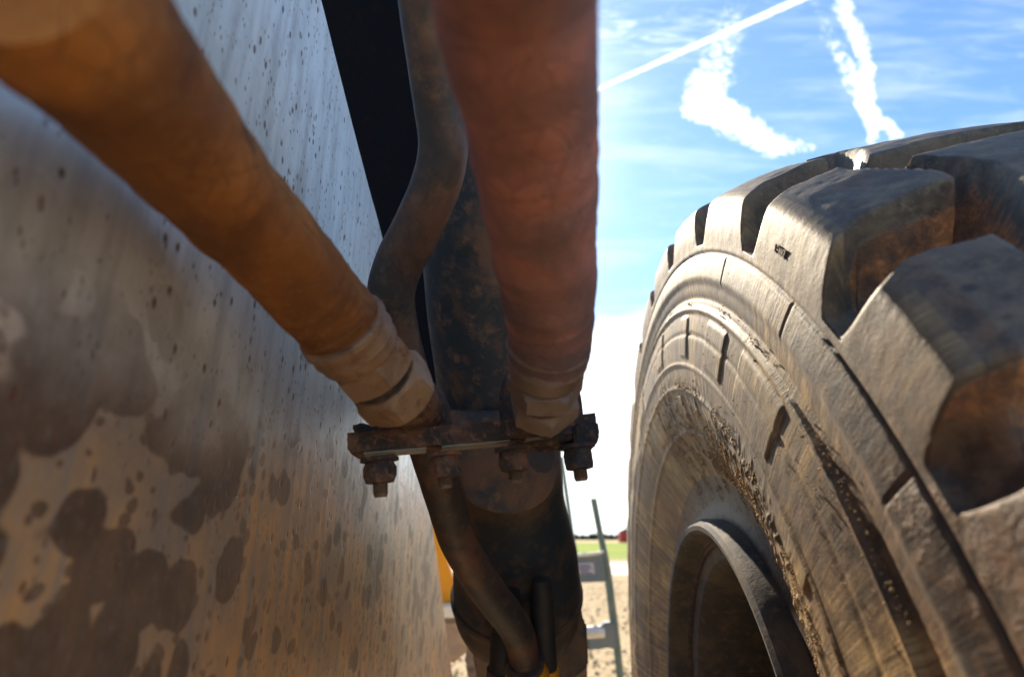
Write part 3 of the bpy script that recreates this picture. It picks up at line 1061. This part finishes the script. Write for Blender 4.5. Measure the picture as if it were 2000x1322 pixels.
# ------------------------------------------------------------------ dark beam behind the pipe
def slab(name, pts_px, depth_list, back, mat, parent=None, bev=.004):
    """prism: outline given by photo points with depths, extruded straight away by `back` metres"""
    bm = bmesh.new()
    f = [bm.verts.new(at(x_, y_, d_)) for (x_, y_), d_ in zip(pts_px, depth_list)]
    b = [bm.verts.new(at(x_, y_, d_) + Vector((0, back, 0))) for (x_, y_), d_ in zip(pts_px, depth_list)]
    bm.faces.new(f)
    bm.faces.new(b[::-1])
    n = len(f)
    for i in range(n):
        j = (i + 1) % n
        bm.faces.new([f[i], b[i], b[j], f[j]])
    if bev:
        bmesh.ops.bevel(bm, geom=bm.edges[:], offset=bev, segments=2, affect='EDGES')
    return bm_obj(name, bm, mat, parent, sharp=30)


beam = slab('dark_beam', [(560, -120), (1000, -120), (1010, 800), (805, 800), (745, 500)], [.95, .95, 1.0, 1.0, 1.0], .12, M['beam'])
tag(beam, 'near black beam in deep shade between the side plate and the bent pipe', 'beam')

# ------------------------------------------------------------------ hydraulic cylinder
cylp = at(960, 600, .66)
CT = at(930, -150, .60)
CB = at(985, 1000, .70)
cyl = empty('hydraulic_cylinder', at(1005, 1230, .86))
tag(cyl, 'dark dusty hydraulic cylinder hanging behind the two hoses', 'hydraulic cylinder')
axis = (CB - CT).normalized()


def cylpath(spec):
    return [(*at(x_, y_, d_), w_ * d_ / FPX / 2) for x_, y_, d_, w_ in spec]


def densify(path, n=6):
    return [tuple(q) for q in catmull(path, n)]


# upper housing with its rounded lower end
up_path = densify(cylpath([(995, -120, .50, 190), (968, 200, .555, 225), (954, 480, .61, 256), (968, 700, .66, 240), (982, 880, .70, 222)]), 10)
hs = tube('gland_housing', up_path, M['cyl'], cyl, 56, bump=lambda p, i: .0008 * mn.noise(p * 30))
# thick rounded guard plate in front of it
gp = [(872, 800), (872, 900), (884, 940), (905, 970), (935, 990), (970, 1001), (1005, 1003), (1040, 993), (1068, 973), (1085, 945), (1092, 905), (1092, 800)]
guard = slab('guard_plate', gp, [.60 + .0 * y_ for x_, y_ in gp], .022, M['cyl'], cyl, .0022)
# main barrel, wider and further back
br = densify(cylpath([(985, 780, .76, 216), (990, 900, .79, 212), (996, 985, .82, 214), (1003, 1040, .835, 226), (1006, 1075, .85, 240), (1008, 1120, .865, 246), (1010, 1165, .88, 248), (1011, 1195, .89, 240), (1012, 1225, .90, 205), (1012, 1245, .905, 150)]), 5)
tube('barrel', br, M['cyl2'], cyl, 64, bump=lambda p, i: .0007 * mn.noise(p * 25))
lathe('end_band', (at(1009, 1150, .876), at(1011, 1200, .892)), [(0, .0965), (.003, .0985), (.010, .0985), (.014, .0965)], M['cyl2'], cyl, 56)
# clevis cheeks and lower end
for pts, dd in (([(912, 1190), (962, 1235), (966, 1345), (935, 1345), (925, 1290)], .93), ([(1075, 1215), (1128, 1150), (1146, 1240), (1148, 1345), (1085, 1345)], .93)):
    slab('clevis_cheek', pts, [dd] * len(pts), .03, M['concrete'], cyl, .004)
slab('end_block', [(1082, 1205), (1112, 1130), (1124, 1195), (1146, 1215), (1150, 1300), (1138, 1312), (1090, 1345), (1080, 1345)], [.915] * 8, .05, M['cyl2'], cyl, .004)

# two black rubber lines and their amber caps at the foot of the cylinder
rub = []
for k_, (x0, y0, x1, y1, wd, lab) in enumerate(((992, 1195, 985, 1312, 62, 'left'), (1058, 1170, 1066, 1310, 46, 'right'))):
    ho = empty('rubber_hose', at(x1, y1, .82))
    tag(ho, ('wider' if k_ == 0 else 'narrower') + ' black rubber hose at the cylinder foot, just ' + ('left' if k_ == 0 else 'right') + ' of the pipe end', 'hose', 'black rubber hoses at the foot of the cylinder')
    ds = .735
    tube('sleeve', densify(cylpath([(x0, y0 - 40, ds, wd * .8), (x0, y0, ds, wd), ((x0 + x1) / 2, (y0 + y1) / 2, ds, wd), (x1, y1, ds, wd)]), 6), M['hosebk'], ho, 32)
    tube('collar', cylpath([(x1, y1 - 8, ds, wd * 1.1), (x1, y1 + 20, ds, wd * 1.14), (x1 + 2, y1 + 60, ds, wd * 1.12)]), M['yellow'] if k_ else M['rustdark'], ho, 32)

# ------------------------------------------------------------------ bent steel pipe
pp = densify(cylpath([(815, -140, .38, 100), (826, 0, .40, 98), (842, 110, .415, 98), (858, 210, .43, 98), (866, 290, .44, 97), (852, 360, .45, 97), (818, 440, .465, 96), (782, 510, .48, 95), (764, 575, .49, 93), (772, 640, .505, 90),
                     (795, 730, .52, 88), (822, 820, .54, 86), (850, 910, .56, 86), (872, 985, .585, 84), (892, 1050, .605, 82), (924, 1110, .63, 80), (962, 1165, .655, 78), (998, 1212, .68, 76), (1017, 1250, .70, 72), (1024, 1290, .71, 70), (1028, 1345, .72, 68)]), 8)
pipe = empty('steel_pipe', at(1026, 1340, .72))
tag(pipe, 'bent dusty brown steel pipe snaking down past the clamp bar to the cylinder foot', 'pipe')
pp = [(a_, b_, c_, r_ * (1 - .13 * min(1, max(0, (i_ - 70) / 40)))) for i_, (a_, b_, c_, r_) in enumerate(pp)]
tube('tube', pp, M['pipe'], pipe, 40, bump=lambda p, i: .0004 * mn.noise(p * 50))
tube('end_cap', cylpath([(1024, 1304, .712, 78), (1030, 1318, .716, 86), (1032, 1350, .72, 88)]), M['yellow'], pipe, 36)
tube('end_ring', cylpath([(1023, 1292, .709, 76), (1024, 1300, .711, 78)]), M['rustdark'], pipe, 36)

# ------------------------------------------------------------------ clamp bar with its four bolts
BL, BR = at(678, 884, .400), at(1168, 842, .430)
bx = (BR - BL).normalized()
by = Vector((0, 0, 1)).cross(bx).normalized()
if by.y < 0: by = -by
bz = bx.cross(by)
if bz.z < 0: bz = -bz
barL = (BR - BL).length
rotb = Matrix((bx, by, bz)).transposed()
cb = empty('clamp_bar', (BL + BR) / 2)
tag(cb, 'rusty flange clamp bar bolted across under the two hose ends', 'clamp bar')


def rough_box(name, org_, L, W, H, mat, parent, amp, cham=.0, nx=90, ny=14, nz=8, crust=0.0):
    """box with its own uneven rusty skin; org_ = left front bottom corner"""
    vs, fs, mp = [], [], {}

    def P(i, j, k_):
        key_ = (i, j, k_)
        if key_ in mp: return mp[key_]
        x_, y_, z_ = L * i / nx, W * j / ny, H * k_ / nz
        e = cham
        if e:
            dx_ = min(x_, L - x_); dz_ = z_
            if dx_ < e and dz_ < e: z_ += (e - dx_) * .8 * (1 - dz_ / e)
        q = org_ + bx * x_ + by * y_ + bz * z_
        q += Vector([mn.noise(q * 190 + Vector((9 * c__, 0, 0))) for c__ in range(3)]) * amp
        q += Vector([mn.noise(q * 520 + Vector((9 * c__, 5, 0))) for c__ in range(3)]) * amp * .5
        if crust and k_ == nz:
            q.z += crust * max(0, .55 + fbm(q, 60, 3)) * math.exp(-((x_ - L * .12) / (L * .13)) ** 2)
        mp[key_] = len(vs)
        vs.append(q)
        return mp[key_]
    for (a_, b_, c__) in (('x', nx, 0), ('y', ny, 0), ('z', nz, 0)):
        pass
    for i in range(nx):
        for j in range(ny):
            fs.append((P(i, j, 0), P(i, j + 1, 0), P(i + 1, j + 1, 0), P(i + 1, j, 0)))
            fs.append((P(i, j, nz), P(i + 1, j, nz), P(i + 1, j + 1, nz), P(i, j + 1, nz)))
    for i in range(nx):
        for k_ in range(nz):
            fs.append((P(i, 0, k_), P(i + 1, 0, k_), P(i + 1, 0, k_ + 1), P(i, 0, k_ + 1)))
            fs.append((P(i, ny, k_), P(i, ny, k_ + 1), P(i + 1, ny, k_ + 1), P(i + 1, ny, k_)))
    for j in range(ny):
        for k_ in range(nz):
            fs.append((P(0, j, k_), P(0, j, k_ + 1), P(0, j + 1, k_ + 1), P(0, j + 1, k_)))
            fs.append((P(nx, j, k_), P(nx, j + 1, k_), P(nx, j + 1, k_ + 1), P(nx, j, k_ + 1)))
    return mk(name, vs, fs, mat, parent, sharp=50)


Hb = .0135
rough_box('bar', BL, barL, .034, Hb, M['rust'], cb, .0006, .004, crust=.0)
# bare faces of the flange beneath, between the bolts
for x0, x1 in ((.060, .300), (.36, .635), (.70, .86)):
    o_ = BL + bx * (barL * x0) + by * .003 - bz * .0016
    rough_box('bare_face', o_, barL * (x1 - x0), .022, .0022, M['gasket'], cb, .0001, 0, 20, 4, 2)


def bolt(px, py, d, wpx, tail, mat, last=False):
    top = at(px, py, d)
    r = wpx * d / FPX / 2
    dn = (-bz).normalized()
    nut_h = r * 1.35
    ws = lathe('washer', (top, top + dn), [(0, r * 1.10), (.0006, r * 1.22), (r * .26, r * 1.22), (r * .30, r * 1.05)], mat, cb, 30, bump=lambda q: .0005 * mn.noise(q * 300))
    nt_ = hexnut('nut', top + dn * (r * .28), top + dn * (r * .28 + nut_h), r * 1.08, mat, cb, rot=random.random(), chamf=.3, bump=.0006)
    # bolt end with real thread ridges
    L_ = tail * d / FPX
    rb = r * .50
    npt = 13
    a_ = top + dn * (r * .28 + nut_h)
    prof = []
    for k_ in range(npt):
        q = k_ / (npt - 1)
        prof.append((q * L_ * .82, rb * (1.0 if k_ % 2 else .87)))
    prof += [(L_ * .9, rb * .84), (L_, rb * .78)]
    lathe('bolt', (a_, a_ + dn), prof, M['thread'], cb, 24)


bolt(741, 893, .402, 60, 26, M['rust'])
bolt(866, 884, .410, 58, 20, M['rust'])
bolt(1001, 872, .418, 58, 22, M['rust'])
bolt(1126, 868, .427, 58, 22, M['rustdark'])


def lumpy(name, c_, rr, mat, parent, amp=.3, freq=120, sub=5, squash=(1, 1, 1)):
    bm = bmesh.new()
    bmesh.ops.create_icosphere(bm, subdivisions=sub, radius=1.0)
    for v_ in bm.verts:
        d_ = v_.co.normalized()
        q = Vector((d_.x * rr[0], d_.y * rr[1], d_.z * rr[2]))
        q *= 1 + amp * (fbm(q + Vector(c_), freq, 4))
        v_.co = Vector(c_) + q
    return bm_obj(name, bm, mat, parent, sharp=60)


# ------------------------------------------------------------------ left hose
def hose(name, label, spec, fit, elbow, hm, fm, rot=0.0):
    e = empty(name, at(*elbow[-1][:3]))
    tag(e, label, 'hydraulic hose', 'hydraulic hoses bolted to the clamp bar')
    path = densify(cylpath(spec), 14)
    nP = len(path)
    tube('sleeve', path, hm, e, 64, bump=lambda p, i: .0011 * mn.noise(p * 45) + .0007 * mn.noise(Vector((i * .35, p.z * 9, 0))) + .0004 * mn.noise(p * 170))
    return e


hA = hose('hydraulic_hose', 'orange dusted hose slanting down from the upper left corner in front of the plate',
          [(20, -90, .130, 385), (168, 66, .158, 348), (272, 186, .190, 290), (412, 352, .250, 228), (546, 494, .305, 188), (640, 604, .340, 170), (678, 650, .352, 166)],
          None, [(820, 800, .415)], M['hoseA'], M['fitting'])
hB = hose('hydraulic_hose', 'red brown dusted hose hanging straight down through the middle of the view',
          [(985, -220, .140, 400), (1003, -60, .172, 340), (1012, 60, .190, 312), (1036, 230, .228, 264), (1053, 400, .268, 226), (1066, 520, .302, 198), (1074, 620, .332, 174), (1072, 690, .352, 160)],
          None, [(1062, 800, .42)], M['hoseB'], M['fittingB'])


def fitting(e, p0, p1, p2, p3, w0, w1, w2, fm, rot, elb, elbmat):
    """crimped ferrule p0->p1, fixed hexagon p1->p2, swivel nut p2->p3, then the elbow"""
    A, B, C_, D_ = at(*p0), at(*p1), at(*p2), at(*p3)
    r0, r1, r2 = w0 * p0[2] / FPX / 2, w1 * p1[2] / FPX / 2, w2 * p2[2] / FPX / 2
    L = (B - A).length
    lathe('ferrule', (A, B), [(0, r0 * .96), (.0012, r0 * 1.03), (L * .16, r0 * 1.05), (L * .22, r0 * .99), (L * .5, r0 * 1.0), (L * .56, r0 * 1.02), (L * .62, r0 * .975), (L * .9, r0 * .96), (L, r0 * .90)], fm, e, 56,
          bump=lambda q: .0004 * mn.noise(q * 120))
    hexnut('hexagon', B, C_, r1 * 1.05, fm, e, rot=rot, chamf=.14, bump=.0004, seg=48)
    lathe('neck', (C_ - (D_ - C_).normalized() * .003, C_ + (D_ - C_).normalized() * .01), [(0, r2 * .80), (.0055, r2 * .80)], M['rustdark'], e, 40)
    gap = (D_ - C_).normalized() * .0022
    hexnut('swivel_nut', C_ + gap, D_, r2 * 1.07, fm, e, rot=rot + .35, chamf=.2, bump=.0005, seg=48)
    tube('elbow', densify(cylpath(elb), 6), elbmat, e, 40, bump=lambda p, i: .0010 * mn.noise(p * 150) + .0006 * mn.noise(p * 420))


fitting(hA, (664, 634, .345), (706, 686, .362), (744, 732, .374), (788, 778, .392), 176, 160, 158, M['fitting'], .2,
        [(778, 766, .394, 112), (800, 782, .412, 110), (820, 798, .434, 106), (829, 816, .450, 104), (831, 850, .458, 104)], M['rust'])
fitting(hB, (1073, 662, .345), (1066, 730, .362), (1063, 764, .374), (1062, 800, .392), 160, 146, 136, M['fittingB'], .52,
        [(1062, 778, .392, 98), (1062, 794, .412, 98), (1062, 808, .440, 104), (1062, 822, .458, 112), (1062, 850, .464, 116)], M['rust'])
# flange heads clamped on top of the bar, with caked clay
fh1 = lumpy('caked_clay', at(748, 852, .424), (.0225, .008, .0115), M['rustdark'], cb, .42, 130)
fh2 = lumpy('caked_clay', at(1062, 842, .436), (.026, .010, .011), M['rust'], cb, .18, 110)
fh3 = lumpy('caked_clay', at(838, 846, .432), (.018, .010, .010), M['rust'], cb, .18, 110)
for fh in (fh1, fh2, fh3):
    fh['kind'] = 'stuff'
slab('flange_head', [(722, 826), (812, 832), (838, 868), (722, 868)], [.425] * 4, .02, M['rustdark'], cb, .003)
slab('flange_head', [(1000, 850), (1030, 812), (1096, 796), (1130, 830), (1130, 868), (1000, 868)], [.436] * 6, .02, M['rustdark'], cb, .003)
# dark line looping behind the right fitting
lp = empty('return_line', at(1118, 850, .47))
tag(lp, 'dark looped return line just behind the fitting of the red brown hose', 'pipe')
tube('tube', densify(cylpath([(1000, 846, .50, 34), (992, 800, .50, 36), (1000, 750, .495, 38), (1040, 716, .49, 40), (1086, 722, .485, 40), (1112, 760, .48, 36), (1121, 800, .475, 34), (1124, 850, .47, 34)]), 7), M['rustdark'], lp, 28)
# square end block at the right of the bar
slab('end_lug', [(1120, 828), (1168, 822), (1172, 848), (1166, 868), (1150, 876), (1122, 878)], [.424] * 6, .03, M['rustdark'], cb, .0015)

# ------------------------------------------------------------------ things seen in the gap behind
yp = slab('machine_panel', [(824, 900), (846, 985), (872, 1090), (898, 1176), (868, 1178), (800, 1178), (780, 900)], [1.75] * 7, .06, M['yellow'], None, .006)
tag(yp, 'amber yellow painted panel showing in the gap beside the side plate edge', 'panel')
wb = slab('white_block', [(852, 1181), (899, 1180), (903, 1206), (855, 1207)], [1.7] * 4, .10, M['white'], None, .006)
tag(wb, 'small white block below the amber panel', 'block')
cs = slab('rusty_casting', [(840, 1209), (904, 1208), (924, 1240), (926, 1262), (880, 1300), (850, 1300), (840, 1250)], [1.72] * 7, .16, M['concrete'], None, .012)
tag(cs, 'mud stained casting under the small white block', 'casting')
cs2 = slab('rusty_bracket', [(918, 1230), (968, 1235), (975, 1400), (930, 1400), (922, 1320), (905, 1300)], [1.5] * 6, .1, M['concrete'], None, .01)
tag(cs2, 'clay covered bracket behind the black hoses at the bottom', 'bracket')

# ------------------------------------------------------------------ steel frame on the right of the cylinder
fr = empty('leaning_stand', at(1214, 1345, 2.0))
tag(fr, 'blue grey steel stand with leaning posts and a sticker on its cross plate', 'steel stand')
FD = 2.0


def bar_px(name, a, b, wpx, mat, parent, d=FD, deep=.03, bev=.003):
    A, B = at(a[0], a[1], d), at(b[0], b[1], d)
    ax = (B - A).normalized()
    yy = Vector((0, 1, 0))
    sx = ax.cross(yy).normalized()
    yy = sx.cross(ax).normalized()
    h = wpx * d / FPX / 2
    rot = Matrix((sx, yy, ax)).transposed()
    return box(name, (A + B) / 2, (h, deep / 2, (B - A).length / 2), mat, parent, bev, rot)


def tube_px(name, pts, mat, parent, d=FD):
    return tube(name, densify(cylpath([(x_, y_, d, w_) for x_, y_, w_ in pts]), 4), mat, parent, 20)


tube_px('post', [(1159, 974, 9), (1160, 978, 12), (1172, 1040, 12), (1186, 1110, 14), (1197, 1200, 16), (1206, 1270, 15), (1218, 1400, 13)], M['frame2'], fr)
bar_px('flat_bar', (1176, 1060), (1200, 1230), 11, M['frame'], fr, FD + .03, .02)
slab('cross_plate', [(1100, 1084), (1178, 1080), (1187, 1135), (1100, 1139)], [FD - .012] * 4, .018, M['frame'], fr, .003)
tube_px('lit_rim', [(1090, 1085, 6), (1140, 1083, 6), (1172, 1079, 6), (1178, 1074, 5)], M['white'], fr, FD - .02)  # white strip standing in for the sunlit top rim of the plate
lb = slab('sticker', [(1126, 1099), (1159, 1098), (1162, 1120), (1128, 1122)], [FD - .014] * 4, .0012, M['label'], fr, 0)
for k_, (x0, x1, y_) in enumerate(((1131, 1153, 1103), (1131, 1156, 1108), (1134, 1150, 1113), (1133, 1156, 1118))):
    slab('print_line', [(x0, y_), (x1, y_ - .6), (x1, y_ + 2), (x0, y_ + 2.6)], [FD - .0155] * 4, .001, M['print'], lb, 0)
tube_px('side_rod', [(1096, 890, 7), (1108, 975, 8), (1119, 1050, 8), (1126, 1090, 8), (1134, 1180, 8)], M['frame2'], fr, 2.3)
slab('pivot_lug', [(1148, 1232), (1172, 1228), (1178, 1216), (1200, 1214), (1206, 1270), (1186, 1262), (1174, 1268), (1150, 1268)], [FD - .02] * 8, .04, M['frame'], fr, .004)
tube('pivot_pin', [(*at(1128, 1236, FD - .01), .020), (*at(1180, 1232, FD - .01), .020)], M['white'], fr, 24)
slab('lower_lug', [(1130, 1240), (1176, 1238), (1176, 1268), (1132, 1268)], [FD + .01] * 4, .04, M['rust'], fr, .004)

# small stones on the gravel that can be seen through the gap
rs = np.random.default_rng(4)
yy_ = 3.0 + 14 * rs.random(2600) ** 1.6
xx_ = yy_ * rs.uniform(-.14, .24, 2600)
rad_ = rs.uniform(.005, .024, 2600)
stn = pebbles('gravel_stones', np.stack([xx_, yy_, rad_ * .25], -1), rad_, M['ground'], None, .25, 8)
tag(stn, 'loose pale stones scattered over the gravel yard', 'gravel', kind='stuff')
